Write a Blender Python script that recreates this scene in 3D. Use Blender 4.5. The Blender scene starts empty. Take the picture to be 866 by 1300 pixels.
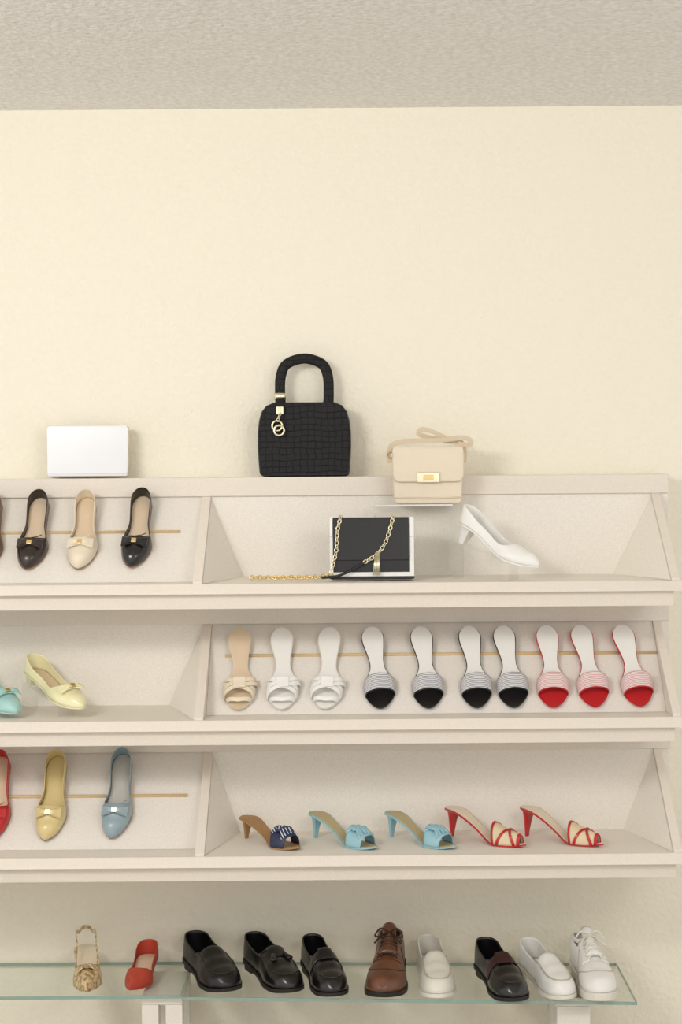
import bpy, bmesh, math, random
from mathutils import Vector, Matrix
random.seed(4)
scene = bpy.context.scene
COL = scene.collection
try:
    scene.view_settings.view_transform = 'Standard'
    scene.view_settings.look = 'None'
except Exception:
    pass

# ------------------------------------------------------------ materials
def lin(c):
    o = []
    for v in c:
        v = v / 255.0
        o.append(v / 12.92 if v <= 0.04045 else ((v + 0.055) / 1.055) ** 2.4)
    return (o[0], o[1], o[2], 1.0)

MATS = {}
def mat(name, c, rough=0.6, metal=0.0, noise=None, var=0.08, bump=0.0, bscale=None, spec=0.5, coat=0.0, bdist=0.004):
    if name in MATS:
        return MATS[name]
    m = bpy.data.materials.new(name)
    m.use_nodes = True
    nt = m.node_tree
    b = nt.nodes['Principled BSDF']
    b.inputs['Roughness'].default_value = rough
    b.inputs['Metallic'].default_value = metal
    b.inputs['Specular IOR Level'].default_value = spec
    b.inputs['Coat Weight'].default_value = coat
    b.inputs['Coat Roughness'].default_value = 0.15
    tc = nt.nodes.new('ShaderNodeTexCoord')
    n = nt.nodes.new('ShaderNodeTexNoise')
    n.inputs['Scale'].default_value = noise or 60
    n.inputs['Detail'].default_value = 4
    nt.links.new(tc.outputs['Object'], n.inputs['Vector'])
    mx = nt.nodes.new('ShaderNodeMix')
    mx.data_type = 'RGBA'
    L = lin(c)
    mx.inputs[6].default_value = (L[0] * (1 - var), L[1] * (1 - var), L[2] * (1 - var), 1)
    mx.inputs[7].default_value = (min(1, L[0] * (1 + var)), min(1, L[1] * (1 + var)), min(1, L[2] * (1 + var)), 1)
    nt.links.new(n.outputs['Fac'], mx.inputs[0])
    nt.links.new(mx.outputs[2], b.inputs['Base Color'])
    if bump:
        n2 = nt.nodes.new('ShaderNodeTexNoise')
        n2.inputs['Scale'].default_value = bscale or 120
        n2.inputs['Detail'].default_value = 3
        nt.links.new(tc.outputs['Object'], n2.inputs['Vector'])
        bp = nt.nodes.new('ShaderNodeBump')
        bp.inputs['Strength'].default_value = bump
        bp.inputs['Distance'].default_value = bdist
        nt.links.new(n2.outputs['Fac'], bp.inputs['Height'])
        nt.links.new(bp.outputs['Normal'], b.inputs['Normal'])
    MATS[name] = m
    return m

def stripe_mat(name, c1, c2, scale, axis='X', thr=0.5):
    m = bpy.data.materials.new(name)
    m.use_nodes = True
    nt = m.node_tree
    b = nt.nodes['Principled BSDF']
    b.inputs['Roughness'].default_value = 0.7
    tc = nt.nodes.new('ShaderNodeTexCoord')
    w = nt.nodes.new('ShaderNodeTexWave')
    w.bands_direction = axis
    w.inputs['Scale'].default_value = scale
    nt.links.new(tc.outputs['Object'], w.inputs['Vector'])
    r = nt.nodes.new('ShaderNodeValToRGB')
    r.color_ramp.interpolation = 'CONSTANT'
    r.color_ramp.elements[0].color = lin(c1)
    r.color_ramp.elements[1].position = thr
    r.color_ramp.elements[1].color = lin(c2)
    nt.links.new(w.outputs['Fac'], r.inputs['Fac'])
    nt.links.new(r.outputs['Color'], b.inputs['Base Color'])
    return m

def reptile_mat(name, c1, c2, scale):
    m = bpy.data.materials.new(name)
    m.use_nodes = True
    nt = m.node_tree
    b = nt.nodes['Principled BSDF']
    b.inputs['Roughness'].default_value = 0.35
    b.inputs['Coat Weight'].default_value = 0.2
    tc = nt.nodes.new('ShaderNodeTexCoord')
    w = nt.nodes.new('ShaderNodeTexNoise')
    w.inputs['Scale'].default_value = scale
    w.inputs['Detail'].default_value = 2
    nt.links.new(tc.outputs['Object'], w.inputs['Vector'])
    r = nt.nodes.new('ShaderNodeValToRGB')
    r.color_ramp.elements[0].position = 0.42
    r.color_ramp.elements[0].color = lin(c1)
    r.color_ramp.elements[1].position = 0.56
    r.color_ramp.elements[1].color = lin(c2)
    nt.links.new(w.outputs['Fac'], r.inputs['Fac'])
    nt.links.new(r.outputs['Color'], b.inputs['Base Color'])
    return m

def croc_mat():
    m = bpy.data.materials.new('croc_leather')
    m.use_nodes = True
    nt = m.node_tree
    b = nt.nodes['Principled BSDF']
    b.inputs['Roughness'].default_value = 0.6
    b.inputs['Specular IOR Level'].default_value = 0.3
    tc = nt.nodes.new('ShaderNodeTexCoord')
    mp = nt.nodes.new('ShaderNodeMapping')
    mp.inputs['Rotation'].default_value = (math.pi / 2, 0, 0)
    nt.links.new(tc.outputs['Object'], mp.inputs['Vector'])
    nz = nt.nodes.new('ShaderNodeTexNoise')
    nz.inputs['Scale'].default_value = 16
    nt.links.new(mp.outputs['Vector'], nz.inputs['Vector'])
    mxv = nt.nodes.new('ShaderNodeMix')
    mxv.data_type = 'VECTOR'
    mxv.inputs[0].default_value = 0.018
    nt.links.new(mp.outputs['Vector'], mxv.inputs[4])
    nt.links.new(nz.outputs['Color'], mxv.inputs[5])
    br = nt.nodes.new('ShaderNodeTexBrick')
    br.inputs['Scale'].default_value = 1.0
    br.inputs['Brick Width'].default_value = 0.017
    br.inputs['Row Height'].default_value = 0.0145
    br.inputs['Mortar Size'].default_value = 0.0010
    br.inputs['Mortar Smooth'].default_value = 0.7
    br.offset = 0.12
    nt.links.new(mxv.outputs[1], br.inputs['Vector'])
    mc = nt.nodes.new('ShaderNodeMix')
    mc.data_type = 'RGBA'
    mc.inputs[6].default_value = (0.0085, 0.0085, 0.010, 1)
    mc.inputs[7].default_value = (0.0008, 0.0008, 0.0011, 1)
    nt.links.new(br.outputs['Fac'], mc.inputs[0])
    nt.links.new(mc.outputs[2], b.inputs['Base Color'])
    bp = nt.nodes.new('ShaderNodeBump')
    bp.invert = True
    bp.inputs['Strength'].default_value = 0.7
    bp.inputs['Distance'].default_value = 0.0018
    nt.links.new(br.outputs['Fac'], bp.inputs['Height'])
    nt.links.new(bp.outputs['Normal'], b.inputs['Normal'])
    return m

def clear_mat(name, tint, gl=0.08):
    m = bpy.data.materials.new(name)
    m.use_nodes = True
    nt = m.node_tree
    for n in list(nt.nodes):
        if n.type != 'OUTPUT_MATERIAL':
            nt.nodes.remove(n)
    out = [n for n in nt.nodes if n.type == 'OUTPUT_MATERIAL'][0]
    t = nt.nodes.new('ShaderNodeBsdfTransparent')
    t.inputs['Color'].default_value = tint
    g = nt.nodes.new('ShaderNodeBsdfGlossy')
    g.inputs['Roughness'].default_value = 0.04
    mx = nt.nodes.new('ShaderNodeMixShader')
    mx.inputs[0].default_value = gl
    nt.links.new(t.outputs[0], mx.inputs[1])
    nt.links.new(g.outputs[0], mx.inputs[2])
    nt.links.new(mx.outputs[0], out.inputs['Surface'])
    return m

WALL = mat('wall_paint', (241, 235, 218), 0.85, noise=70, var=0.025, bump=0.8, bscale=80)
CEIL = mat('ceiling_texture', (242, 236, 228), 0.95, noise=75, var=0.30, bump=1.0, bscale=70, bdist=.010)
FLOOR = mat('floor_carpet', (204, 197, 186), 0.95, noise=200, var=0.1)
LAM = mat('speckled_laminate', (233, 227, 217), 0.6, noise=330, var=0.16)
LAM2 = mat('edge_laminate', (227, 218, 206), 0.55, noise=330, var=0.11)
LAM3 = mat('board_laminate', (229, 223, 215), 0.65, noise=330, var=0.16)
RODM = mat('wood_rod', (214, 186, 140), 0.5, noise=30, var=0.1)
GOLD = mat('gold_metal', (232, 204, 140), 0.25, 1.0)
PGOLD = mat('pale_gold_metal', (242, 232, 200), 0.28, 1.0)
BLK = mat('black_leather', (15, 14, 16), 0.36, noise=60, var=0.3, coat=0.12)
BLK2 = mat('black_smooth', (18, 16, 18), 0.28, noise=40, var=0.3, coat=0.35)
CROC = croc_mat()
WHT = mat('white_leather', (236, 235, 231), 0.4, noise=40, var=0.03)
OFFW = mat('off_white_leather', (226, 222, 210), 0.42, noise=40, var=0.04, coat=0.15)
STITCH = mat('grey_beige_stitching', (188, 182, 168), 0.6)
WHT2 = mat('white_satin', (225, 226, 230), 0.3, noise=20, var=0.03, coat=0.2)
CREAMP = mat('cream_patent', (228, 214, 190), 0.22, coat=0.7, noise=30, var=0.03)
CREAM = mat('cream_leather', (228, 215, 192), 0.4, noise=30, var=0.04)
CREAMD = mat('cream_leather_strap', (218, 202, 178), 0.5, noise=30, var=0.05)
NUDE = mat('nude_insole', (218, 196, 168), 0.6, noise=30, var=0.05)
TAN = mat('tan_leather', (168, 130, 86), 0.5, noise=30, var=0.1)
DTAN = mat('dark_tan_leather', (112, 80, 60), 0.4, noise=30, var=0.1)
ESP = mat('espresso_leather', (42, 29, 26), 0.35, noise=30, var=0.2, coat=0.3)
COGN = mat('cognac_leather', (102, 62, 40), 0.4, noise=25, var=0.5, coat=0.25)
COGD = mat('dark_brown_lace', (46, 29, 22), 0.6, noise=40, var=0.2)
RED = mat('red_leather', (188, 28, 34), 0.4, noise=30, var=0.08, coat=0.2)
CORAL = mat('coral_red_leather', (186, 72, 54), 0.5, noise=30, var=0.1, spec=.3)
YEL = mat('butter_yellow', (216, 196, 140), 0.35, noise=30, var=0.05, coat=0.3)
PYEL = mat('pale_yellow', (238, 232, 188), 0.35, noise=30, var=0.04, coat=0.4)
TEAL = mat('pale_teal', (166, 208, 204), 0.4, noise=30, var=0.05)
BLU = mat('dusty_blue', (144, 164, 172), 0.38, noise=30, var=0.06, coat=0.3)
SKY = mat('sky_blue', (152, 194, 206), 0.45, noise=30, var=0.06)
NAVY = mat('navy_leather', (46, 54, 82), 0.45, noise=30, var=0.15)
BURG = mat('burgundy_suede', (54, 22, 22), 0.5, noise=60, var=0.3)
SOLEB = mat('dark_sole', (30, 25, 23), 0.6)
SOLEW = mat('white_sole', (228, 224, 214), 0.6)
SOLET = mat('tan_sole', (150, 112, 76), 0.6)
INB = mat('dark_lining', (66, 58, 54), 0.8)
INTAN = mat('beige_lining', (150, 134, 112), 0.8)
GREYIN = mat('grey_lining', (192, 188, 180), 0.8)
OLIVE = mat('golden_tan_insole', (188, 172, 132), 0.55, noise=30, var=0.06)
SLINGG = reptile_mat('gold_reptile_leather', (160, 128, 84), (218, 196, 154), 110)
STRIPE = stripe_mat('striped_fabric', (232, 232, 232), (120, 118, 126), 90)
STRIPR = stripe_mat('striped_red_fabric', (238, 230, 228), (200, 140, 140), 90)
DOTS = stripe_mat('navy_white_fabric', (44, 56, 92), (222, 226, 234), 60, 'DIAGONAL', 0.75)
STRAW = stripe_mat('woven_straw', (236, 222, 192), (216, 192, 152), 220, 'DIAGONAL', 0.5)
GLASS = clear_mat('glass_sheet', (0.962, 0.978, 0.970, 1), 0.07)
ACR = clear_mat('clear_acrylic', (0.97, 0.975, 0.975, 1), 0.08)
ACRE = mat('acrylic_edge', (226, 226, 220), 0.15, spec=0.8)
GEDGE = mat('green_glass_edge', (142, 168, 158), 0.15, spec=0.8)

# ------------------------------------------------------------ helpers
def mesh_obj(name, verts, faces, m, parent=None, smooth=False, merge=False, solid=0, soff=-1, bevel=0, label=None):
    me = bpy.data.meshes.new(name)
    me.from_pydata([tuple(v) for v in verts], [], faces)
    bm = bmesh.new()
    bm.from_mesh(me)
    if merge:
        bmesh.ops.remove_doubles(bm, verts=bm.verts, dist=0.00005)
        bmesh.ops.dissolve_degenerate(bm, dist=0.00002, edges=bm.edges)
    bmesh.ops.recalc_face_normals(bm, faces=bm.faces)
    bm.to_mesh(me)
    bm.free()
    if smooth:
        for p in me.polygons:
            p.use_smooth = True
    me.materials.append(m)
    o = bpy.data.objects.new(name, me)
    COL.objects.link(o)
    if parent:
        o.parent = parent
    if bevel:
        md = o.modifiers.new('b', 'BEVEL')
        md.width = bevel
        md.segments = 3
        md.limit_method = 'ANGLE'
        md.angle_limit = 0.6
        for p in me.polygons:
            p.use_smooth = True
        wn = o.modifiers.new('w', 'WEIGHTED_NORMAL')
    if solid:
        md = o.modifiers.new('s', 'SOLIDIFY')
        md.thickness = solid
        md.offset = soff
    if label:
        o['label'] = label
    return o

def empty(name, label, category, loc=(0, 0, 0), group=None, M=None):
    e = bpy.data.objects.new(name, None)
    e.empty_display_size = 0.05
    COL.objects.link(e)
    e['label'] = label
    e['category'] = category
    if group:
        e['group'] = group
    if M is not None:
        e.matrix_world = M
    else:
        e.location = loc
    return e

def box(name, x0, x1, y0, y1, z0, z1, m, parent=None, bevel=0, label=None):
    v = [(x, y, z) for x in (x0, x1) for y in (y0, y1) for z in (z0, z1)]
    f = [(0, 1, 3, 2), (4, 6, 7, 5), (0, 4, 5, 1), (2, 3, 7, 6), (0, 2, 6, 4), (1, 5, 7, 3)]
    return mesh_obj(name, v, f, m, parent, bevel=bevel, label=label)

def prism(name, poly, a0, a1, axis, m, parent=None, bevel=0, label=None, smooth=False):
    def P(p, a):
        if axis == 'x':
            return (a, p[0], p[1])
        if axis == 'y':
            return (p[0], a, p[1])
        return (p[0], p[1], a)
    n = len(poly)
    v = [P(p, a0) for p in poly] + [P(p, a1) for p in poly]
    f = [tuple(range(n)), tuple(range(2 * n - 1, n - 1, -1))]
    for i in range(n):
        j = (i + 1) % n
        f.append((i, j, n + j, n + i))
    return mesh_obj(name, v, f, m, parent, bevel=bevel, label=label, smooth=smooth)

def smoothpts(pts, n=6, closed=False):
    P = [Vector(p) for p in pts]
    out = []
    N = len(P)
    rng = range(N) if closed else range(N - 1)
    for i in rng:
        if closed:
            p0, p1, p2, p3 = P[(i - 1) % N], P[i], P[(i + 1) % N], P[(i + 2) % N]
        else:
            p0, p1, p2, p3 = P[max(i - 1, 0)], P[i], P[i + 1], P[min(i + 2, N - 1)]
        for k in range(n):
            t = k / n
            out.append(0.5 * ((2 * p1) + (-p0 + p2) * t + (2 * p0 - 5 * p1 + 4 * p2 - p3) * t * t + (-p0 + 3 * p1 - 3 * p2 + p3) * t ** 3))
    if not closed:
        out.append(P[-1])
    return out

def sweep_geo(pts, ra, rb=None, up=(0, 0, 1), closed=False, seg=8, base=0, flat=False):
    rb = ra if rb is None else rb
    P = [Vector(p) for p in pts]
    N = len(P)
    U = Vector(up)
    v, f = [], []
    if flat:
        seg = 4
    for i in range(N):
        if closed:
            t = P[(i + 1) % N] - P[(i - 1) % N]
        else:
            t = P[min(i + 1, N - 1)] - P[max(i - 1, 0)]
        t.normalize()
        b = t.cross(U)
        if b.length < 1e-4:
            b = t.cross(Vector((0.01, 1, 0.02)))
        b.normalize()
        n = b.cross(t)
        for k in range(seg):
            a = 2 * math.pi * k / seg
            if flat:
                ca, sa = ((1, 1), (-1, 1), (-1, -1), (1, -1))[k]
            else:
                ca, sa = math.cos(a), math.sin(a)
            v.append(P[i] + b * (ra * ca) + n * (rb * sa))
    rng = N if closed else N - 1
    for i in range(rng):
        j = (i + 1) % N
        for k in range(seg):
            l = (k + 1) % seg
            f.append((base + i * seg + k, base + i * seg + l, base + j * seg + l, base + j * seg + k))
    if not closed:
        f.append(tuple(base + k for k in range(seg)))
        f.append(tuple(base + (N - 1) * seg + k for k in range(seg - 1, -1, -1)))
    return v, f

def sweep(name, pts, ra, m, parent=None, rb=None, up=(0, 0, 1), closed=False, seg=8, label=None, flat=False):
    v, f = sweep_geo(pts, ra, rb, up, closed, seg, flat=flat)
    return mesh_obj(name, v, f, m, parent, smooth=not flat, label=label)

def sweeps(name, plist, ra, m, parent=None, rb=None, up=(0, 0, 1), seg=6, closed=False, label=None):
    V, F = [], []
    for pts in plist:
        v, f = sweep_geo(pts, ra, rb, up, closed, seg, base=len(V))
        V += v
        F += f
    return mesh_obj(name, V, F, m, parent, smooth=True, label=label)

def chain_geo(path, ll=0.011, lw=0.0036, r=0.0011):
    P = [Vector(p) for p in path]
    d = [0]
    for i in range(1, len(P)):
        d.append(d[-1] + (P[i] - P[i - 1]).length)
    V, F = [], []
    s = 0
    k = 0
    while s < d[-1]:
        i = max(j for j in range(len(d)) if d[j] <= s)
        i = min(i, len(P) - 2)
        q = (s - d[i]) / max(d[i + 1] - d[i], 1e-6)
        c = P[i].lerp(P[i + 1], q)
        t = (P[i + 1] - P[i]).normalized()
        ref = Vector((0, 1, 0)) if abs(t.y) < 0.9 else Vector((0, 0, 1))
        b = t.cross(ref).normalized()
        n = b.cross(t)
        ax = b if k % 2 == 0 else (n * 0.8 + b * 0.6).normalized()
        oth = t.cross(ax)
        ring = []
        for a in range(10):
            th = 2 * math.pi * a / 10
            ring.append(c + t * (math.cos(th) * ll / 2) + ax * (math.sin(th) * lw))
        v, f = sweep_geo(ring, r, r, tuple(oth), True, 5, base=len(V))
        V += v
        F += f
        s += ll * 0.72
        k += 1
    return V, F

def interp(t, tab):
    if t <= tab[0][0]:
        return tab[0][1]
    for i in range(len(tab) - 1):
        if t <= tab[i + 1][0]:
            a, b = tab[i], tab[i + 1]
            q = (t - a[0]) / (b[0] - a[0])
            q = q * q * (3 - 2 * q)
            return a[1] + (b[1] - a[1]) * q
    return tab[-1][1]

def sstep(x):
    x = max(0, min(1, x))
    return x * x * (3 - 2 * x)

# ------------------------------------------------------------ shoe last
class Last:
    def __init__(s, L, W, heel, th=0.004, toe='round', wt=None, Ht=None, spring=0.006, curve=0.004):
        s.L, s.W, s.heel, s.th = L, W, heel, th
        s.toe = {'round': (0.74, 2.2, 2.0), 'softround': (0.66, 2.1, 1.75), 'almond': (0.68, 1.8, 1.45), 'point': (0.60, 1.5, 1.12), 'square': (0.78, 2.6, 2.2), 'taper': (0.70, 2.1, 1.8)}[toe]
        s.wt = wt or [(0, .76), (.15, .76), (.42, .70), (.70, 1.0), (.88, .93), (1, .82)]
        s.Ht = Ht or [(0, .085), (.3, .075), (.5, .055), (.7, .042), (.85, .034), (1, .028)]
        s.spring = spring
        s.curve = curve
    def w(s, t):
        v = interp(t, s.wt) * s.W
        if t < 0.14:
            u = (0.14 - t) / 0.14
            v *= max(0, 1 - u * u) ** 0.5
        tc, n, m = s.toe
        if t > tc:
            u = min(1, (t - tc) / (1 - tc))
            v *= max(0, 1 - u ** n) ** (1 / m)
        return v
    def cy(s, t):
        return s.curve * math.sin(math.pi * min(1, max(0, (t - .2) / .8)))
    def h(s, t):
        v = s.heel * (1 - sstep((t - 0.10) / 0.58))
        if t > .8:
            v += s.spring * ((t - .8) / .2) ** 2
        return v
    def H(s, t):
        v = interp(t, s.Ht)
        if t > .86:
            u = (t - .86) / .14
            v *= max(0.0, 1 - u ** 2.6 * 0.75)
        return v
    def surf(s, t, a, off=0.0):
        t = max(0, min(1, t))
        phi = (1 - abs(a)) * math.pi / 2
        sg = 1 if a >= 0 else -1
        e = 0.82
        y = sg * (s.w(t) + off) * max(0, math.cos(phi)) ** e
        z = (s.H(t) + off) * max(0, math.sin(phi)) ** e
        return Vector((s.L * t, s.cy(t) + y, s.h(t) + s.th + z))
    def ts(s, t0=0, t1=1, n=30):
        out = []
        a0 = math.acos(1 - 2 * t0)
        a1 = math.acos(1 - 2 * t1)
        for i in range(n + 1):
            a = a0 + (a1 - a0) * i / n
            out.append((1 - math.cos(a)) / 2)
        return out
    def slab(s, name, parent, m, t0=0, t1=1, ws=1.0, ext=0.0, z0=0.0, z1=None, label=None, dish=0.0):
        z1 = s.th if z1 is None else z1
        v, f = [], []
        T = s.ts(t0, t1, 26)
        for t in T:
            w = s.w(t) * ws
            if w > 0.0:
                w += ext * min(1, w / 0.01)
            c, h, x = s.cy(t), s.h(t), s.L * t
            if t < 0.05:
                x -= ext * (1 - t / .05)
            if t > 0.95:
                x += ext * (t - .95) / .05
            v += [(x, c - w, h + z0), (x, c - w, h + z1), (x, c, h + z1 - dish), (x, c + w, h + z1), (x, c + w, h + z0), (x, c, h + z0)]
        n = len(T)
        for i in range(n - 1):
            for k in range(6):
                l = (k + 1) % 6
                f.append((i * 6 + k, i * 6 + l, i * 6 + 6 + l, i * 6 + 6 + k))
        f.append((0, 1, 2, 3, 4, 5))
        b = (n - 1) * 6
        f.append((b + 5, b + 4, b + 3, b + 2, b + 1, b))
        return mesh_obj(name, v, f, m, parent, smooth=False, merge=True, label=label)
    def block_heel(s, name, parent, m, t1=0.24, bs=0.8, p=1.0, shift=0.0, label=None):
        T = s.ts(0, t1, 10)
        top = [(s.L * t, s.cy(t) - s.w(t) * .98, s.h(t) + 0.001) for t in reversed(T)] + [(s.L * t, s.cy(t) + s.w(t) * .98, s.h(t) + 0.001) for t in T[1:]]
        cx = s.L * t1 * 0.40
        v, f = [], []
        LV = 10
        n = len(top)
        for k in range(LV + 1):
            q = (k / LV)
            sc = 1 + (bs - 1) * q ** p
            for (x, y, z) in top:
                v.append((cx + (x - cx) * sc + shift * q, y * sc, z * (1 - q)))
        for k in range(LV):
            for i in range(n):
                j = (i + 1) % n
                f.append((k * n + i, k * n + j, k * n + n + j, k * n + n + i))
        f.append(tuple(range(n)))
        f.append(tuple(LV * n + i for i in range(n - 1, -1, -1)))
        return mesh_obj(name, v, f, m, parent, smooth=False, merge=True, label=label)
    def upper(s, name, parent, m, throat=.68, d=.12, side=.03, back=.048, thick=.0016, pw=3, label=None):
        T = s.ts(0, 1, 54)
        MM = 8
        v, f = [], []
        for t in T:
            H = s.H(t)
            R = interp(t, [(0, back), (.28, side * 1.08), (.5, side), (1, side)])
            if t > throat - d:
                q = min(1, (t - throat + d) / d)
                R = R + (H - R) * q ** pw
            R = min(R, H)
            pm = math.asin(min(1, (R / H) ** (1 / .82))) if R < H else math.pi / 2
            for sg in (-1, 1):
                for k in range(MM + 1):
                    phi = pm * k / MM
                    v.append(s.surf(t, sg * max(1e-9, (1 - phi / (math.pi / 2)))))
        row = 2 * (MM + 1)
        for i in range(len(T) - 1):
            for sd in (0, 1):
                for k in range(MM):
                    a = i * row + sd * (MM + 1) + k
                    f.append((a, a + 1, a + row + 1, a + row))
        return mesh_obj(name, v, f, m, parent, smooth=True, merge=True, solid=thick, soff=0, label=label)
    def patch(s, name, parent, m, ta, tb, a0=-1, a1=1, off=.001, thick=.0015, na=20, nt=8, label=None):
        fa = ta if callable(ta) else (lambda a: ta)
        fb = tb if callable(tb) else (lambda a: tb)
        v, f = [], []
        for i in range(na + 1):
            a = a0 + (a1 - a0) * i / na
            for k in range(nt + 1):
                t = fa(a) + (fb(a) - fa(a)) * k / nt
                v.append(s.surf(t, a, off))
        for i in range(na):
            for k in range(nt):
                b = i * (nt + 1) + k
                f.append((b, b + 1, b + nt + 2, b + nt + 1))
        return mesh_obj(name, v, f, m, parent, smooth=True, merge=True, solid=thick, soff=0, label=label)
    def line(s, pts, off=.001, n=6):
        return [s.surf(p[0], p[1], off) for p in smoothpts([(a, b, 0) for a, b in pts], n)]

def bow(L_, parent, m, t=.8, w=.02, name='bow', plate=None, label='flat ribbon bow across the toe'):
    c = L_.surf(t, 0.0001, .001)
    c2 = L_.surf(t + .04, 0.0001, .001)
    sl = (c2 - c).normalized()
    nrm = sl.cross(Vector((0, 1, 0)))
    if nrm.z < 0:
        nrm = -nrm
    v, f = [], []
    N = 18
    for layer, (wm, hm, lift) in enumerate(((1.0, 1.0, .0022), (.78, .70, .0062))):
        b0 = len(v)
        for i in range(N + 1):
            q = -1 + 2 * i / N
            y = q * w * wm
            xh = (.0036 + .0098 * abs(q) ** .6) * hm
            dz = -.0045 * q * q + .004 * math.sin(abs(q) * math.pi)
            for (sx, sz) in ((-1, 0), (-.75, 1), (.75, 1), (1, 0)):
                v.append(c + sl * (sx * xh) + Vector((0, y, 0)) + nrm * (lift + dz + (.0028 if sz else 0)))
        for i in range(N):
            for k in range(4):
                l = (k + 1) % 4
                f.append((b0 + i * 4 + k, b0 + i * 4 + l, b0 + i * 4 + 4 + l, b0 + i * 4 + 4 + k))
        f += [(b0, b0 + 1, b0 + 2, b0 + 3), (b0 + N * 4 + 3, b0 + N * 4 + 2, b0 + N * 4 + 1, b0 + N * 4)]
    mesh_obj(name, v, f, m, parent, smooth=False, label=label)
    if plate:
        v = []
        for z in (.006, .0115):
            for (sx, sy) in ((-1, -1), (1, -1), (1, 1), (-1, 1)):
                v.append(c + sl * (sx * .0054) + Vector((0, sy * .0065, 0)) + nrm * z)
        mesh_obj('buckle_plate', v, [(0, 1, 2, 3), (4, 7, 6, 5), (0, 4, 5, 1), (1, 5, 6, 2), (2, 6, 7, 3), (3, 7, 4, 0)], plate, parent, bevel=.0008, label='small gold metal plate')

# shoe kinds -------------------------------------------------
FLATH = [(0, .07), (.3, .062), (.5, .05), (.7, .036), (.85, .029), (1, .024)]
def ballet_flat(M, upper, inner, label, cat='shoe', group=None, bowm=None, L=.215):
    e = empty('ballet_flat', label, cat, M=M, group=group)
    s = Last(L, .0362, .014, .003, 'softround', Ht=FLATH, wt=[(0, .64), (.15, .68), (.42, .64), (.70, 1.0), (.88, .96), (1, .86)])
    s.slab('sole', e, SOLET, ext=.001)
    s.block_heel('heel', e, upper, .24, .92)
    s.slab('insole', e, inner, ws=.92, z0=s.th, z1=s.th + .0015, label='pale leather insole')
    s.upper('upper', e, upper, .67, .10, .020, .034)
    sweep('topline_piping', [s.surf(t, a, .0004) for t, a in ((.675, .0001), (.655, .22), (.62, .42))] , .0011, upper, e)
    bow(s, e, bowm or upper, .75, .031, plate=GOLD)
    return e

def pump(M, upper, inner, label, heel=.05, L=.235, W=.036, withbow=False, bs=.42, toe='point', group=None, name='pump', bowm=None, p=.6, t1=.22, side=.024, back=.045):
    e = empty(name, label, 'shoe', M=M, group=group)
    s = Last(L, W, heel, .003, toe, Ht=FLATH)
    s.slab('sole', e, upper, ext=.0008)
    s.block_heel('heel', e, upper, t1, bs, p=p, shift=-.004)
    s.slab('insole', e, inner, ws=.92, z0=s.th, z1=s.th + .0015, label='pale leather insole')
    s.upper('upper', e, upper, .66, .16, side, back)
    if withbow:
        bow(s, e, bowm or upper, .76, .036, plate=GOLD)
    return e

MULEW = [(0, .64), (.14, .70), (.44, .46), (.70, .98), (.85, 1.0), (1, .9)]
MULEH = [(0, .07), (.4, .06), (.6, .042), (.75, .034), (.9, .026), (1, .022)]
SLW = [(0, .66), (.13, .72), (.46, .44), (.72, .98), (.84, 1.0), (1, .9)]
SLH = [(0, .06), (.4, .05), (.6, .034), (.75, .027), (.9, .021), (1, .018)]
def slide_sandal(M, style, label, group):
    e = empty('slide_sandal', label, 'sandal', M=M, group=group)
    s = Last(.232, .0382, .015, .003, 'taper', wt=SLW, Ht=SLH)
    if style == 'beige':
        so, ins, toe, strap = CREAM, NUDE, NUDE, CREAM
    elif style == 'white':
        so, ins, toe, strap = SOLEW, WHT, WHT, WHT
    elif style == 'black':
        so, ins, toe, strap = BLK2, WHT, BLK2, STRIPE
    else:
        so, ins, toe, strap = RED, WHT, RED, STRIPR
    s.slab('sole', e, so, ext=.0006)
    s.block_heel('heel', e, so, .2, .8)
    s.slab('insole', e, ins, 0, .74, ws=.94, z0=s.th, z1=s.th + .002, label='smooth white insole' if style != 'beige' else 'beige insole')
    s.slab('toe_pad', e, toe, .74, 1, ws=.94, z0=s.th, z1=s.th + .002, label={'black': 'black leather toe pad', 'red': 'red leather toe pad'}.get(style))
    if style in ('beige', 'white'):
        for k, o in ((0, .0008), (.055, .0016)):
            s.patch('strap', e, strap, lambda a: .62 + k + .16 * (a + 1) / 2, lambda a: .665 + k + .16 * (a + 1) / 2, off=o, thick=.0022)
            s.patch('strap', e, strap, lambda a: .62 + k + .16 * (1 - a) / 2, lambda a: .665 + k + .16 * (1 - a) / 2, off=o + .003, thick=.0022)
        s.patch('strap', e, strap, lambda a: .68, lambda a: .80, -.18, .18, off=.0062, label='knotted centre of the straps')
        s.patch('strap', e, strap, lambda a: .90 - .03 * abs(a), lambda a: .945 - .03 * abs(a), off=.001, thick=.002)
    else:
        s.patch('strap', e, strap, lambda a: .64 + .03 * abs(a), lambda a: .815 + .02 * abs(a), label='wide striped fabric strap')
        s.patch('strap_trim', e, {'black': BLK2, 'red': RED}[style], lambda a: .812 + .02 * abs(a), lambda a: .824 + .02 * abs(a), off=.0016)
    return e

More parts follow.
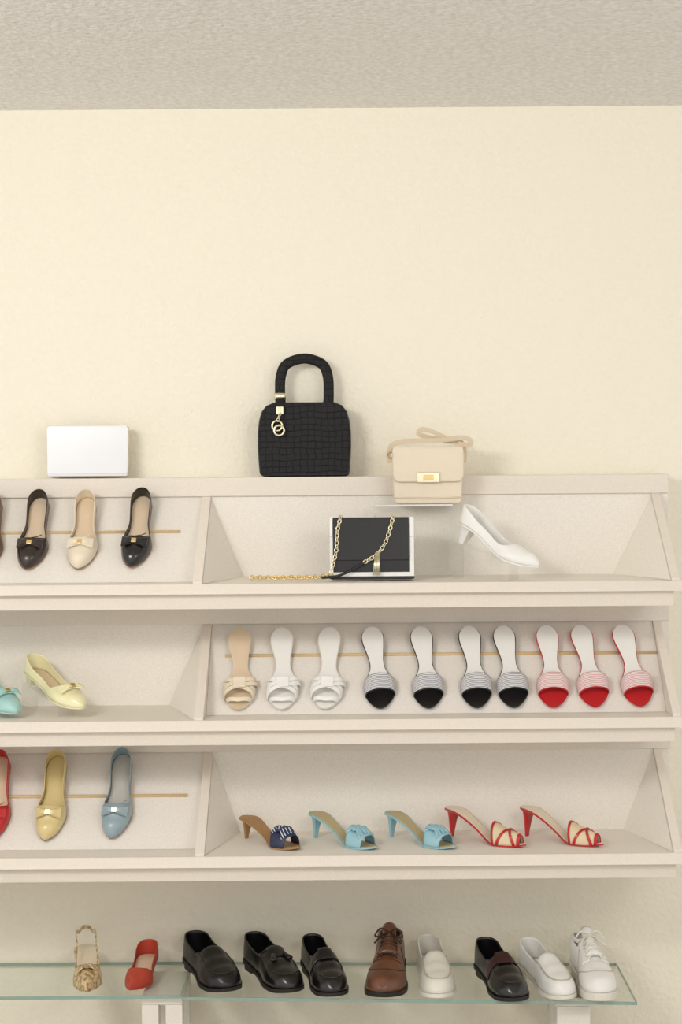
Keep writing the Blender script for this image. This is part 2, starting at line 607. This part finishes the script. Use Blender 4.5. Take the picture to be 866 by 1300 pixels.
def heeled_mule(M, sole, inner, vamp, label, style, group, heel=.052, L=.212, heelm=None):
    e = empty('heeled_mule', label, 'sandal', M=M, group=group)
    s = Last(L, .034, heel, .0034, 'almond' if style != 'red' else 'point', wt=MULEW, Ht=MULEH)
    s.slab('sole', e, sole, ext=.0012)
    s.block_heel('heel', e, heelm or sole, .17, .20, p=.34, shift=-.001, label='slender tapered heel')
    s.slab('insole', e, inner, ws=.84, z0=s.th, z1=s.th + .002, label='smooth leather insole')
    if style == 'red':
        s.patch('vamp', e, vamp, lambda a: .60 + .06 * abs(a), lambda a: .93, off=.0006, label='woven straw vamp')
        s.patch('strap_trim', e, RED, lambda a: .595 + .06 * abs(a), lambda a: .620 + .06 * abs(a), off=.002)
        s.patch('strap_trim', e, RED, lambda a: .70 + .09 * (a + 1), lambda a: .728 + .09 * (a + 1), off=.003)
        s.patch('strap_trim', e, RED, lambda a: .70 + .09 * (1 - a), lambda a: .728 + .09 * (1 - a), off=.0036)
        s.patch('toe_trim', e, RED, lambda a: .915, lambda a: .945, off=.0018)
    else:
        s.patch('vamp', e, vamp, lambda a: .62 + .05 * abs(a), lambda a: .88 - .02 * abs(a), off=.001)
        pl = []
        for q in (-1, -.5, 0, .5, 1):
            pl.append(smoothpts([s.surf(.64, q * .55, .002), s.surf(.70, q * .22, .006), s.surf(.76, q * .2, .006), s.surf(.84, q * .55, .002)], 5))
        sweeps('knot', pl, .0045, vamp if style != 'dots' else DOTS, e, rb=.003)
        sweep('knot_band', [s.surf(.73, a, .0075) for a in (-.3, -.15, 0.0001, .15, .3)], .006, vamp, e, rb=.0032)
    return e

LOFH = [(0, .095), (.3, .082), (.5, .066), (.65, .054), (.8, .043), (.92, .036), (1, .030)]
def men_shoe(M, kind, upm, solem, inm, label, L=.27, W=.05, trim=None, group=None, toe='round', name='loafer', solet=.009, seamm=None, hs=1.0):
    e = empty(name, label, 'shoe', M=M, group=group)
    s = Last(L, W, .016, solet, toe, Ht=[(a, b * hs) for a, b in LOFH], spring=.007, curve=.005, wt=[(0, .72), (.15, .72), (.42, .76), (.70, 1.0), (.88, .95), (1, .85)])
    s.slab('sole', e, solem, ext=.0035)
    s.block_heel('heel', e, solem, .27, .97)
    s.slab('insole', e, inm, 0, .8, ws=.9, z0=s.th, z1=s.th + .003)
    sm = seamm or upm
    if kind == 'lace':
        s.upper('upper', e, upm, .40, .12, .050 * hs, .062 * hs, thick=.002, pw=3)
        tl = Last(L, W, .016, solet, toe, Ht=[(0, .14), (.3, .104 * hs), (.45, .080 * hs), (1, .04)], curve=.005)
        tl.patch('tongue', e, upm, .28, .60, -.32, .32, off=-.006, thick=.004)
        for sg in (-1, 1):
            s.patch('lace_facing', e, upm, lambda a: .35, lambda a: .66 - .05 * abs(a), min(sg * .16, sg * .48), max(sg * .16, sg * .48), off=.0022, thick=.002)
        pl = []
        T = [.38, .43, .48, .53, .58, .63]
        for i in range(len(T) - 1):
            for sg in (-1, 1):
                pl.append([s.surf(T[i], sg * .27, .004), s.surf((T[i] + T[i + 1]) / 2, sg * .08, .008), s.surf((T[i] + T[i + 1]) / 2, -sg * .08, .009), s.surf(T[i + 1], -sg * .27, .004)])
        lm = trim or upm
        sweeps('laces', pl, .0022, lm, e)
        k = s.surf(.37, 0.0001, .01)
        lp = []
        for sg in (-1, 1):
            lp.append(smoothpts([k, k + Vector((.004, sg * .02, .010)), k + Vector((.010, sg * .034, -.006)), k + Vector((.016, sg * .022, -.006)), k], 6))
            lp.append(smoothpts([k, k + Vector((.02, sg * .016, -.002)), k + Vector((.04, sg * .032, -.016))], 6))
        sweeps('lace_bow', lp, .0022, lm, e)
        sweep('toe_seam', s.line([(.60, -.8), (.74, -.5), (.80, -.2), (.81, 0.001), (.80, .2), (.74, .5), (.60, .8)], .0008), .0016, sm, e)
        sweep('side_seam', s.line([(.40, -.5), (.46, -.75), (.50, -1)], .0008), .0014, sm, e)
        sweep('side_seam', s.line([(.40, .5), (.46, .75), (.50, 1)], .0008), .0014, sm, e)
        sweep('collar', [s.surf(t, a, .0) for t, a in [(.34, -.42), (.25, -.52), (.12, -.56), (.03, -.6)]] + [s.surf(t, a, .0) for t, a in [(.03, .6), (.12, .56), (.25, .52), (.34, .42)]], .0035, upm, e)
    else:
        s.upper('upper', e, upm, .50, .11, .040, .058, thick=.0025, pw=3)
        sweep('apron_seam', s.line([(.44, -.60), (.58, -.50), (.74, -.46), (.86, -.38), (.915, -.2), (.925, 0.001), (.915, .2), (.86, .38), (.74, .46), (.58, .50), (.44, .60)], .0012), .0022, sm, e)
        if kind in ('penny', 'bit'):
            s.patch('strap', e, trim or upm, lambda a: .515, lambda a: .60 + .02 * abs(a), -.85, .85, off=.0028, thick=.002, label='band across the instep')
            s.patch('keeper_tab', e, trim or upm, .50, .635, -.22, .22, off=.0055, thick=.0015)
        if kind == 'tassel':
            s.patch('kiltie_fringe', e, upm, .50, .64, -.3, .3, off=.003, thick=.002)
            sweep('collar_cord', s.line([(.48, -.5), (.52, -.25), (.525, 0.001), (.52, .25), (.48, .5)], .003), .0018, upm, e)
            for sg in (-1, 1):
                c = s.surf(.61, sg * .14, .007)
                v, f = [], []
                d = Vector((.9, sg * .28, -.32)).normalized()
                sd = d.cross(Vector((0, 0, 1))).normalized()
                u = sd.cross(d)
                prof = [(0, .003), (.004, .0055), (.010, .0045), (.013, .006), (.026, .0085), (.028, .0075)]
                for (x, r) in prof:
                    for k in range(10):
                        an = 2 * math.pi * k / 10
                        v.append(c + d * x + sd * (r * math.cos(an)) + u * (r * .6 * math.sin(an)))
                for i in range(len(prof) - 1):
                    for k in range(10):
                        l = (k + 1) % 10
                        f.append((i * 10 + k, i * 10 + l, i * 10 + 10 + l, i * 10 + 10 + k))
                f += [tuple(range(10)), tuple(50 + k for k in range(9, -1, -1))]
                mesh_obj('tassel', v, f, upm, e, smooth=True)
    return e

def slingback(M, label):
    e = empty('slingback_pump', label, 'shoe', M=M)
    s = Last(.235, .037, .050, .003, 'point', Ht=FLATH)
    s.slab('sole', e, SLINGG, ext=.0008)
    s.block_heel('heel', e, SLINGG, .2, .3, p=.5, shift=-.002)
    s.slab('insole', e, CREAMP, ws=.92, z0=s.th, z1=s.th + .0015, label='cream leather insole')
    s.patch('vamp', e, SLINGG, lambda a: .62 - .14 * abs(a) ** 2, lambda a: 1.0, off=.0)
    pts = [s.surf(.52, -.80, .001), s.surf(.35, -.62, .001), s.surf(.18, -.58, .001), Vector((.010, -.016, s.heel + .038)), Vector((-.004, -.009, s.heel + .044)), Vector((-.008, 0, s.heel + .045)), Vector((-.004, .009, s.heel + .044)), Vector((.010, .016, s.heel + .038)), s.surf(.18, .58, .001), s.surf(.35, .62, .001), s.surf(.52, .80, .001)]
    sweep('heel_strap', smoothpts(pts, 5), .0018, SLINGG, e, rb=.0045)
    bow(s, e, SLINGG, .69, .020, label=None)
    return e

# ------------------------------------------------------------ room
def structure(o):
    o['kind'] = 'structure'
    return o
structure(box('wall_back', -3.0, 3.0, 0, 0.12, -0.0, 2.47, WALL))
structure(box('ceiling', -3.0, 3.0, -5.2, 0.12, 2.456, 2.56, CEIL))
structure(box('floor', -3.0, 3.0, -5.2, 0.12, -0.1, 0.0, FLOOR))

# ------------------------------------------------------------ display units
YB, YF = -.09, -.352
XL, XR = -1.30, .779
BT, BH = (-.0905, .199), (-.27, 0.0005)
Z0 = [1.274, .957, .640]
DX = -.368
def gusset(e, xd, xin, z0):
    v = [(xd, YB - .001, z0 + .19), (xin, YB - .001, z0), (xd, YF + .012, z0 + .001), (xd, YB - .001, z0)]
    mesh_obj('side_cheek', v, [(0, 1, 2), (0, 3, 1), (0, 2, 3), (1, 3, 2)], LAM, e)
for i, z0 in enumerate(Z0):
    e = empty('shoe_display_shelf', 'beige laminate wall shelf unit with open tray and sloped shoe board' if i != 1 else 'beige laminate wall shelf unit holding slide sandals on sloped board', 'shelf', (0, 0, 0), 'wall display shelf units')
    box('back_panel', XL, XR, -.09, -.0005, z0 - .064, z0 + .247, LAM, e, bevel=.002)
    box('top_rail', XL, XR, -.098, -.0895, z0 + .2, z0 + .247, LAM2, e, bevel=.002)
    box('shelf_floor', XL, .757, YF + .004, -.0895, z0 - .012, z0, LAM, e)
    prism('front_lip', [(-.344, z0 + .001), (-.353, z0 + .001), (-.368, z0 - .022), (-.344, z0 - .022)], XL, .762, 'x', LAM2, e, bevel=.0015)
    prism('front_moulding', [(-.333, z0 - .023), (-.349, z0 - .023), (-.345, z0 - .058), (-.329, z0 - .058)], XL, .742, 'x', LAM2, e, bevel=.001)
    box('underside_panel', XL, .74, -.330, -.0895, z0 - .058, z0 - .050, LAM2, e)
    tri = [(YB + .0005, z0 + .2), (YB + .0005, z0), (YF + .004, z0), (YF + .004, z0 + .006), (YB - .006, z0 + .2)]
    prism('divider', tri, DX - .011, DX + .011, 'x', LAM2, e, bevel=.0012)
    prism('end_panel', tri, .737, .757, 'x', LAM2, e, bevel=.0012)
    bx0, bx1 = (XL + .03, DX - .0115) if i != 1 else (DX + .0115, .7365)
    tx0, tx1 = (DX + .0115, .7365) if i != 1 else (XL + .03, DX - .0115)
    prism('sloped_board', [(BT[0], z0 + BT[1]), (BT[0], z0 + .188), (-.262, z0 + BH[1]), (BH[0], z0 + BH[1])], bx0, bx1, 'x', LAM3, e)
    if i != 1:
        gusset(e, tx0, tx0 + (.080 if i == 0 else .065), z0)
        gusset(e, tx1, tx1 - (.095 if i == 0 else .075), z0)
    else:
        gusset(e, tx1, tx1 - .085, z0)
    fr = {0: .42, 1: .36, 2: .46}[i]
    ry, rz = BT[0] + (BH[0] - BT[0]) * fr, z0 + BT[1] * (1 - fr)
    r0, r1 = {0: (XL + .04, (226 - 450) * .0019), 1: ((282 - 450) * .0019, .735), 2: (XL + .04, (233 - 450) * .0019)}[i]
    sweep('shoe_rod', [(r0, ry - .001, rz + .001), (r1, ry - .001, rz + .001)], .0040, RODM, e, seg=10, label='thin pale wooden rod')

def slopeM(x, z0, s, yaw=0):
    d = Vector((0, BH[0] - BT[0], BH[1] - BT[1])).normalized()
    n = Vector((0, d.z, -d.y))
    p = Vector((x, BT[0], z0 + BT[1])) + d * s + n * .0035
    M = Matrix(((1 * 0, 1, 0), (d.y, 0, n.y), (d.z, 0, n.z)))
    M4 = M.to_4x4() @ Matrix.Rotation(math.radians(yaw), 4, 'Z')
    return Matrix.Translation(p) @ M4

def X1(px, y=-.18):
    return (px - 450) * (4.2 + y) / 2100.0
g = 'ballet flats on the sloped boards'
ballet_flat(slopeM(X1(-15), Z0[0], .018), DTAN, NUDE, 'brown leather ballet flat with bow on the sloped board', group=g)
ballet_flat(slopeM(X1(46), Z0[0], .018, -3), ESP, NUDE, 'dark brown ballet flat with gold-plated bow, beige insole', group=g)
ballet_flat(slopeM(X1(106), Z0[0], .018, -1), CREAM, NUDE, 'cream ballet flat with gold-plated bow on the sloped board', group=g)
ballet_flat(slopeM(X1(178), Z0[0], .015, -4), BLK2, NUDE, 'black ballet flat with gold-plated bow, beige insole', group=g)
ballet_flat(slopeM(X1(-7), Z0[2], .022), RED, NUDE, 'red leather ballet flat with bow on the sloped board', group=g, L=.226)
ballet_flat(slopeM(X1(66), Z0[2], .022, -2), YEL, YEL, 'butter yellow ballet flat with bow and yellow insole', group=g, L=.226)
ballet_flat(slopeM(X1(150), Z0[2], .018, -3), BLU, GREYIN, 'dusty blue ballet flat with bow on the sloped board', group=g, L=.226)

LB = 'black-toed slide sandal with grey striped strap and white insole'
LR = 'red slide sandal with pale striped strap and white insole'
LW = 'white leather slide sandal with crossed straps on the sloped board'
for px, st, lb, yw in [
    (301, 'beige', 'beige slide sandal with crossed straps on the sloped board', 1),
    (355, 'white', LW, 1),
    (417, 'white', LW, -3),
    (470, 'black', LB, 5), (533, 'black', LB, 3.5), (595, 'black', LB, 2.5), (639, 'black', LB, 3.5),
    (695, 'red', LR, 0), (738, 'red', LR, 4.5), (791, 'red', LR, 6)]:
    slide_sandal(slopeM(X1(px), Z0[1], .028, yw), st, lb, 'slide sandals on the sloped board')

def floorM(x, y, z, yaw_deg, L, pitch=0.0):
    a = math.radians(yaw_deg)
    d = Vector((math.cos(a), -math.sin(a), 0))
    p = Vector((x, y, z)) - d * (L / 2)
    return Matrix.Translation(p) @ Matrix.Rotation(-a, 4, 'Z') @ Matrix.Rotation(math.radians(pitch), 4, 'Y')

g = 'heeled mules in the open tray'
ZT = Z0[2] + .0008
heeled_mule(floorM(X1(339, -.23), -.225, ZT, 46, .205), TAN, TAN, NAVY, 'tan heeled mule with navy and white knotted vamp', 'dots', g, heel=.048, L=.205)
LBM = 'sky blue heeled mule with knotted vamp and tan insole'
heeled_mule(floorM(X1(432, -.23), -.225, ZT, 44, .220), SKY, OLIVE, SKY, LBM, 'knot', g, heel=.056, L=.220)
heeled_mule(floorM(X1(530, -.23), -.225, ZT, 44, .220), SKY, OLIVE, SKY, LBM, 'knot', g, heel=.056, L=.220)
heeled_mule(floorM(X1(613, -.23), -.22, ZT, 38, .228), RED, CREAM, STRAW, 'red heeled mule with woven straw vamp and red trim', 'red', g, heel=.066, L=.228)
heeled_mule(floorM(X1(710, -.23), -.22, ZT, 38, .228), RED, CREAM, STRAW, 'red heeled mule with woven straw vamp and red trim', 'red', g, heel=.066, L=.228)

def stand(x, y, yaw, zf, hb, L, pitch, label):
    a = math.radians(yaw)
    M = Matrix.Translation((x, y, zf)) @ Matrix.Rotation(-a, 4, 'Z')
    e = empty('shoe_stand', label, 'shoe stand', M=M, group='clear shoe stands')
    p = math.radians(pitch)
    x0, x1 = .004, .72 * L * math.cos(p)
    z0_, z1_ = hb - .004 * math.tan(p) - .001, hb - .72 * L * math.sin(p) - .001
    th = .003
    poly = [(x0, .001), (x0, z0_), (x1, z1_), (x1, .001), (x1 - th, .001), (x1 - th, z1_ - th), (x0 + th, z0_ - th - .001), (x0 + th, .001)]
    prism('bent_sheet', poly, -.022, .022, 'y', ACR, e)
def standM(x, y, z, yaw, pitch):
    return Matrix.Translation((x, y, z)) @ Matrix.Rotation(-math.radians(yaw), 4, 'Z') @ Matrix.Rotation(math.radians(pitch), 4, 'Y')
stand(.244, -.214, 34, Z0[0], .090, .228, 16, 'clear acrylic stand holding up a white pump')
pump(standM(.244, -.214, Z0[0] + .090, 34, 16), WHT, WHT, 'white leather pump tilted on a clear stand', heel=.045, L=.228, toe='almond', bs=.36, p=.55, t1=.2)
stand(X1(34, -.14), -.14, 47, Z0[1], .072, .240, 13, 'clear acrylic stand holding up a pale yellow pump')
pump(standM(X1(34, -.14), -.14, Z0[1] + .072, 47, 13), PYEL, NUDE, 'pale yellow low-heeled pump with bow on a clear stand', heel=.024, L=.240, W=.038, toe='softround', bs=.6, withbow=True, group='bow pumps on clear stands', side=.02, back=.04)
stand(X1(-46, -.14), -.14, 47, Z0[1], .062, .240, 13, 'clear acrylic stand holding up a pale teal pump')
pump(standM(X1(-46, -.14), -.14, Z0[1] + .062, 47, 13), TEAL, NUDE, 'pale teal low-heeled pump with bow on a clear stand', heel=.024, L=.240, W=.038, toe='softround', bs=.6, withbow=True, group='bow pumps on clear stands', side=.02, back=.04)

# ------------------------------------------------------------ bags
ZR = Z0[0] + .2475
cx = (112 - 450) * .00197
e = empty('clutch_bag', 'silvery white satin clutch bag standing on top of the shelf', 'bag', M=Matrix.Translation((cx, -.055, ZR)) @ Matrix.Rotation(math.radians(-4), 4, 'X'))
prism('body', [(-.098, .002), (.098, .002), (.101, .125), (-.101, .125)], -.016, .018, 'y', CREAMP, e, bevel=.006)
box('front_panel', -.0985, .0985, -.0205, -.0162, .004, .030, WHT2, e, bevel=.0010)
prism('flap', [(-.1, .013), (-.096, .009), (.096, .009), (.1, .013), (.1015, .122), (.098, .128), (-.098, .128), (-.1015, .122)], -.0225, -.0207, 'y', WHT2, e, bevel=.0008, label='smooth white front flap')
prism('hinge_edge', [(-.1, .1262), (.1, .1262), (.099, .131), (-.099, .131)], -.0222, .016, 'y', WHT2, e, bevel=.002)

hx = (387 - 450) * .00197
e = empty('handbag', 'black crocodile-embossed handbag with arched handle and gold ring charm', 'bag', M=Matrix.Translation((hx, -.050, ZR + .0014)) @ Matrix.Rotation(math.radians(-2), 4, 'X'))
side = [(.106, .0), (.111, .004), (.1125, .012), (.1145, .04), (.1165, .075), (.1160, .11), (.1125, .138), (.106, .160), (.095, .174), (.076, .182)]
out = side + [(-x, z) for x, z in reversed(side)]
prism('body', out, -.036, .034, 'y', CROC, e, bevel=.006)
sweep('piping', [(x * .985, -.0355, .0015 + z * .985) for x, z in out], .0018, BLK, e, up=(0, 1, 0), closed=True)
hp = smoothpts([(-.059, -.004, .172), (-.061, -.004, .205), (-.059, -.004, .25), (-.044, -.004, .281), (0, -.004, .295), (.044, -.004, .281), (.059, -.004, .25), (.061, -.004, .205), (.059, -.004, .172)], 6)
sweep('handle', hp, .0130, CROC, e, rb=.006, up=(0, 1, 0), seg=12)
box('clasp', -.069, -.051, -.048, -.037, .152, .172, PGOLD, e, bevel=.002, label='square gold clasp')
sweep('handle_clamp', [(-.061, -.004, .192), (-.061, -.004, .208)], .015, PGOLD, e, rb=.0085, up=(0, 1, 0), seg=14, label='gold handle clamp')
V, F = chain_geo([(-.060, -.05, .152), (-.066, -.047, .135)], .010, .003, .001)
mesh_obj('charm_chain', V, F, PGOLD, e, smooth=True)
def ring(c, R, n=20):
    return [(c[0] + R * math.cos(2 * math.pi * k / n), c[1], c[2] + R * math.sin(2 * math.pi * k / n)) for k in range(n)]
sweep('charm_ring', ring((-.067, -.045, .124), .0125), .0028, PGOLD, e, up=(0, 1, 0), closed=True)
sweep('charm_ring', ring((-.062, -.051, .112), .0125), .0028, PGOLD, e, up=(0, 1, 0), closed=True)

zt = 1.4525
e = empty('display_riser', 'clear acrylic riser standing in the tray under a beige bag', 'display riser', (.143, -.145, Z0[0]))
hh = zt - Z0[0]
box('top_plate', -.095, .095, -.04, .04, hh - .004, hh, ACR, e)
box('polished_edge', -.095, .095, -.0408, -.0401, hh - .004, hh, ACRE, e, label='bright polished front edge')
box('side_plate', -.095, -.091, -.04, .04, .001, hh - .0042, ACR, e)
box('side_plate', .091, .095, -.04, .04, .001, hh - .0042, ACR, e)

e = empty('shoulder_bag', 'beige patent box shoulder bag with gold clasp and curled strap', 'bag', M=Matrix.Translation((.178, -.146, zt + .0006)) @ Matrix.Rotation(math.radians(2), 4, 'Z'))
prism('body', [(-.083, .006), (-.076, 0), (.076, 0), (.083, .006), (.085, .07), (.083, .122), (.078, .130), (-.078, .130), (-.083, .122), (-.085, .07)], -.028, .030, 'y', CREAMP, e, bevel=.005)
sweep('base_piping', smoothpts([(-.083, -.028, .016), (0, -.0295, .014), (.083, -.028, .016)], 6), .0022, CREAMD, e)
fl = [(-.083, .137), (-.087, .130), (-.088, .072), (-.083, .058), (-.072, .053), (.072, .053), (.083, .058), (.088, .072), (.087, .130), (.083, .137)]
prism('flap', fl, -.036, -.0285, 'y', CREAMP, e, bevel=.003, label='rounded front flap')
sweep('flap_piping', smoothpts([(-.086, -.0362, .125), (-.086, -.0362, .074), (-.080, -.0362, .060), (-.068, -.0362, .0555), (0, -.0362, .0555), (.068, -.0362, .0555), (.080, -.0362, .060), (.086, -.0362, .074), (.086, -.0362, .125)], 5), .0011, CREAMD, e, up=(0, 1, 0))
box('flap_top', -.086, .086, -.036, .032, .1305, .139, CREAMP, e, bevel=.004)
box('clasp', -.027, .027, -.042, -.0375, .052, .077, PGOLD, e, bevel=.002, label='large pale gold clasp plate')
box('clasp_catch', -.012, .012, -.0460, -.0425, .058, .071, GOLD, e, bevel=.001)
sp1 = smoothpts([(-.091, -.004, .10), (-.093, -.004, .128), (-.082, -.008, .146), (-.05, -.012, .153), (-.01, -.014, .154), (.03, -.014, .155), (.07, -.012, .160), (.098, -.010, .159), (.108, -.008, .150), (.100, -.004, .143), (.075, .000, .147)], 6)
sp2 = smoothpts([(.075, .004, .149), (.045, .006, .162), (.012, .010, .178), (-.012, .014, .182), (-.018, .016, .171), (.01, .018, .162), (.05, .018, .154), (.085, .014, .150), (.093, .010, .130), (.092, .006, .10)], 6)
sweep('strap', sp1, .0062, CREAMD, e, rb=.0010, up=(0, 1, .35), label='flat cream leather strap', flat=True)
sweep('strap', sp2, .0058, CREAMD, e, rb=.0010, up=(0, 1, .35), label='flat cream leather strap', flat=True)
sweep('strap_ring', [(-.091 + .008 * math.cos(k * .628), -.010, .120 + .008 * math.sin(k * .628)) for k in range(10)], .0015, GOLD, e, up=(0, 1, 0), closed=True)

e = empty('chain_bag', 'black flap bag with white border and gold chain strap', 'bag', M=Matrix.Translation((.040, -.262, Z0[0] + .0032)) @ Matrix.Rotation(math.radians(-6), 4, 'X'))
box('body', -.099, .099, -.018, .020, 0, .138, BLK, e, bevel=.004)
box('border_panel', -.1, .1, -.0215, -.0185, .004, .141, WHT, e, bevel=.001, label='white leather border panel')
box('lower_panel', -.0925, .088, -.0235, -.0217, .016, .060, BLK, e, bevel=.0006)
prism('flap', [(-.0925, .044), (.088, .044), (.088, .142), (-.0925, .142)], -.0275, -.0238, 'y', BLK2, e, bevel=.0012, label='black leather front flap')
box('flap_top', -.0925, .088, -.0273, .020, .1385, .146, BLK, e, bevel=.002)
box('top_border', .0885, .1, -.0262, -.0225, .10, .1465, WHT, e, bevel=.001)
box('top_border', -.1, -.093, -.0262, -.0225, .10, .1465, WHT, e, bevel=.001)
box('base_trim', -.1005, .1005, -.0225, -.0186, .0002, .006, BLK, e)
c1 = smoothpts([(-.074, -.006, .149), (-.074, -.029, .146), (-.082, -.032, .11), (-.084, -.032, .07), (-.092, -.032, .035), (-.098, -.034, .012)], 5)
c2 = smoothpts([(.052, -.006, .149), (.051, -.029, .146), (.038, -.032, .10), (.024, -.032, .072), (.004, -.032, .052), (-.02, -.032, .038)], 5)
V, F = chain_geo(c1, .012, .0040, .0013)
mesh_obj('strap_chain', V, F, PGOLD, e, smooth=True, label='gold link chain')
V, F = chain_geo(c2, .012, .0040, .0013)
mesh_obj('strap_chain', V, F, PGOLD, e, smooth=True, label='gold link chain')
sweep('strap', smoothpts([(-.018, -.032, .038), (-.04, -.033, .025), (-.06, -.034, .015), (-.085, -.036, .006), (-.12, -.036, .003)], 6), .0014, BLK, e, rb=.0032, label='black leather strap length')
V, F = chain_geo(smoothpts([(-.098, -.030, .008), (-.14, -.028, .0045), (-.20, -.03, .0045), (-.24, -.024, .0045), (-.288, -.026, .0045)], 6), .013, .0046, .0016)
mesh_obj('strap_chain', V, F, GOLD, e, smooth=True, label='gold link chain lying on the shelf')
pl = [[(.012 + .0018 * k, -.0325, .062), (.010 + .0026 * k, -.0325, .03), (.009 + .003 * k, -.0325, .008)] for k in range(-2, 4)]
sweeps('tassel', pl, .0011, PGOLD, e, seg=5, label='thin gold chain tassel')

# ------------------------------------------------------------ glass shelf
GL0 = .295
def gz(x):
    return GL0 - .012 * max(0, x + .42)
def glass(name, x0, x1, yb0, yb1, yf0, yf1, label):
    e = empty(name, label, 'shelf', ((x0 + x1) / 2, 0, 0), group='glass shelf panes')
    cx = (x0 + x1) / 2
    th = .0075
    def slab(nm, pts, m, th=th):
        v = [(p[0] - cx, p[1], gz(p[0]) - th) for p in pts] + [(p[0] - cx, p[1], gz(p[0])) for p in pts]
        mesh_obj(nm, v, [(0, 1, 2, 3), (7, 6, 5, 4), (0, 4, 5, 1), (1, 5, 6, 2), (2, 6, 7, 3), (3, 7, 4, 0)], m, e)
    slab('glass_pane', [(x0 + .0015, yb0), (x1 - .0015, yb1), (x1 - .0015, yf1 + .0015), (x0 + .0015, yf0 + .0015)], GLASS)
    slab('polished_edge', [(x0, yf0 + .0013), (x1, yf1 + .0013), (x1, yf1), (x0, yf0)], GEDGE)
    slab('polished_edge', [(x1 - .0013, yb1), (x1, yb1), (x1, yf1 + .0015), (x1 - .0013, yf1 + .0015)], GEDGE)
    slab('polished_edge', [(x0 + .002, yb0 + .0015), (x1 - .002, yb1 + .0015), (x1 - .002, yb1 + .0002), (x0 + .002, yb0 + .0002)], GEDGE)
glass('glass_shelf', -1.3, -.421, -.012, -.012, -.278, -.278, 'clear green-edged glass shelf pane on cream legs')
glass('glass_shelf', -.4195, .655, -.012, -.012, -.29, -.312, 'long clear green-edged glass shelf pane holding shoes')
for li, (xa, xb) in enumerate(((-.517, -.42), (.468, .556))):
    zt_ = gz((xa + xb) / 2) - .0083
    e = empty('shelf_leg_frame', 'cream painted leg frame supporting the glass shelf', 'shelf support', ((xa + xb) / 2, -.16, 0), group='glass shelf legs')
    w = (xb - xa) / 2
    box('cross_bar', -w, w, -.10, .10, zt_ - .02, zt_, LAM, e, bevel=.002)
    if li == 0:
        for sx in (-1, 1):
            a, b = sorted((sx * w, sx * (w - .040)))
            box('leg', a, b, -.10, -.06, 0, zt_ - .0202, LAM, e, bevel=.002)
            box('leg', a, b, .06, .10, 0, zt_ - .0202, LAM, e, bevel=.002)
    else:
        box('leg', -w + .004, w - .004, -.10, -.06, 0, zt_ - .0202, LAM, e, bevel=.002)
        box('leg', -w + .004, w - .004, .06, .10, 0, zt_ - .0202, LAM, e, bevel=.002)

def gM(px, yc, yaw, L):
    x = (px - 450) * (4.2 + yc) / 2100.0
    z = gz(x) + .0012
    return floorM(x, yc, z, yaw, L)
slingback(gM(104, -.155, 81, .235), 'gold-beige reptile slingback pump with pointed toe on the glass')
pump(gM(173, -.160, 97, .20), CORAL, NUDE, 'small coral red pointed pump on the glass shelf', heel=.030, L=.20, W=.035, bs=.3, p=.5, side=.020, back=.038)
g = 'loafers on the glass shelf'
men_shoe(gM(262, -.150, 66, .268), 'plain', BLK, SOLEB, INB, 'black leather slip-on loafer with plain apron', L=.268, W=.048, group=g)
men_shoe(gM(340, -.155, 65, .268), 'tassel', BLK2, SOLEB, INB, 'black leather tassel loafer on the glass shelf', L=.268, W=.045, group=g)
men_shoe(gM(404, -.178, 76, .262), 'penny', BLK2, SOLEB, INB, 'black leather penny loafer on the glass shelf', L=.262, W=.042, group=g)
men_shoe(gM(486, -.175, 97, .268), 'lace', COGN, SOLEB, INB, 'brown leather lace-up shoe on the glass shelf', L=.268, W=.048, name='lace_up_shoe', trim=COGD, seamm=COGD, hs=1.06, solet=.011)
men_shoe(gM(545, -.180, 87, .262), 'plain', OFFW, SOLEW, INB, 'off-white leather slip-on loafer with plain apron', L=.262, W=.042, group=g, seamm=STITCH)
men_shoe(gM(629, -.205, 78, .268), 'penny', BLK2, SOLEB, INB, 'black loafer with burgundy instep band', L=.268, W=.044, trim=BURG, group=g)
men_shoe(gM(688, -.195, 74, .255), 'plain', WHT, SOLEW, INTAN, 'white leather slip-on loafer beside a white lace-up', L=.255, W=.040, group=g, seamm=STITCH)
men_shoe(gM(745, -.195, 86, .262), 'lace', WHT, SOLEW, GREYIN, 'white leather lace-up sneaker with white laces', L=.262, W=.043, name='sneaker', trim=OFFW, solet=.017, seamm=STITCH)

# ------------------------------------------------------------ light
w = bpy.data.worlds.new('world')
scene.world = w
w.use_nodes = True
bg = w.node_tree.nodes['Background']
bg.inputs['Color'].default_value = (1.0, .985, .965, 1)
bg.inputs['Strength'].default_value = .97
def area(loc, tgt, size, sy, power, col):
    l = bpy.data.lights.new('area', 'AREA')
    l.shape = 'RECTANGLE'
    l.size, l.size_y = size, sy
    l.energy = power
    l.color = col
    o = bpy.data.objects.new('area_light', l)
    COL.objects.link(o)
    o.location = loc
    o.rotation_euler = (Vector(tgt) - Vector(loc)).to_track_quat('-Z', 'Y').to_euler()
    return o
area((-1.4, -2.6, 2.38), (0.3, 0, 1.1), .8, .5, 39, (1, .975, .925))
area((1.3, -3.2, 2.38), (0.3, 0, 1.1), 1.2, .8, 25, (1, .975, .93))

# ------------------------------------------------------------ camera
cd = bpy.data.cameras.new('camera')
cam = bpy.data.objects.new('camera', cd)
COL.objects.link(cam)
cam.location = (0, -4.2, 1.55)
cam.rotation_euler = (math.radians(90), math.radians(.45), 0)
cd.sensor_width = 36
cd.sensor_height = 36
cd.lens = 2100 / 1300 * 36
cd.shift_x = -17 / 1300
cd.shift_y = -60 / 1300
scene.camera = cam
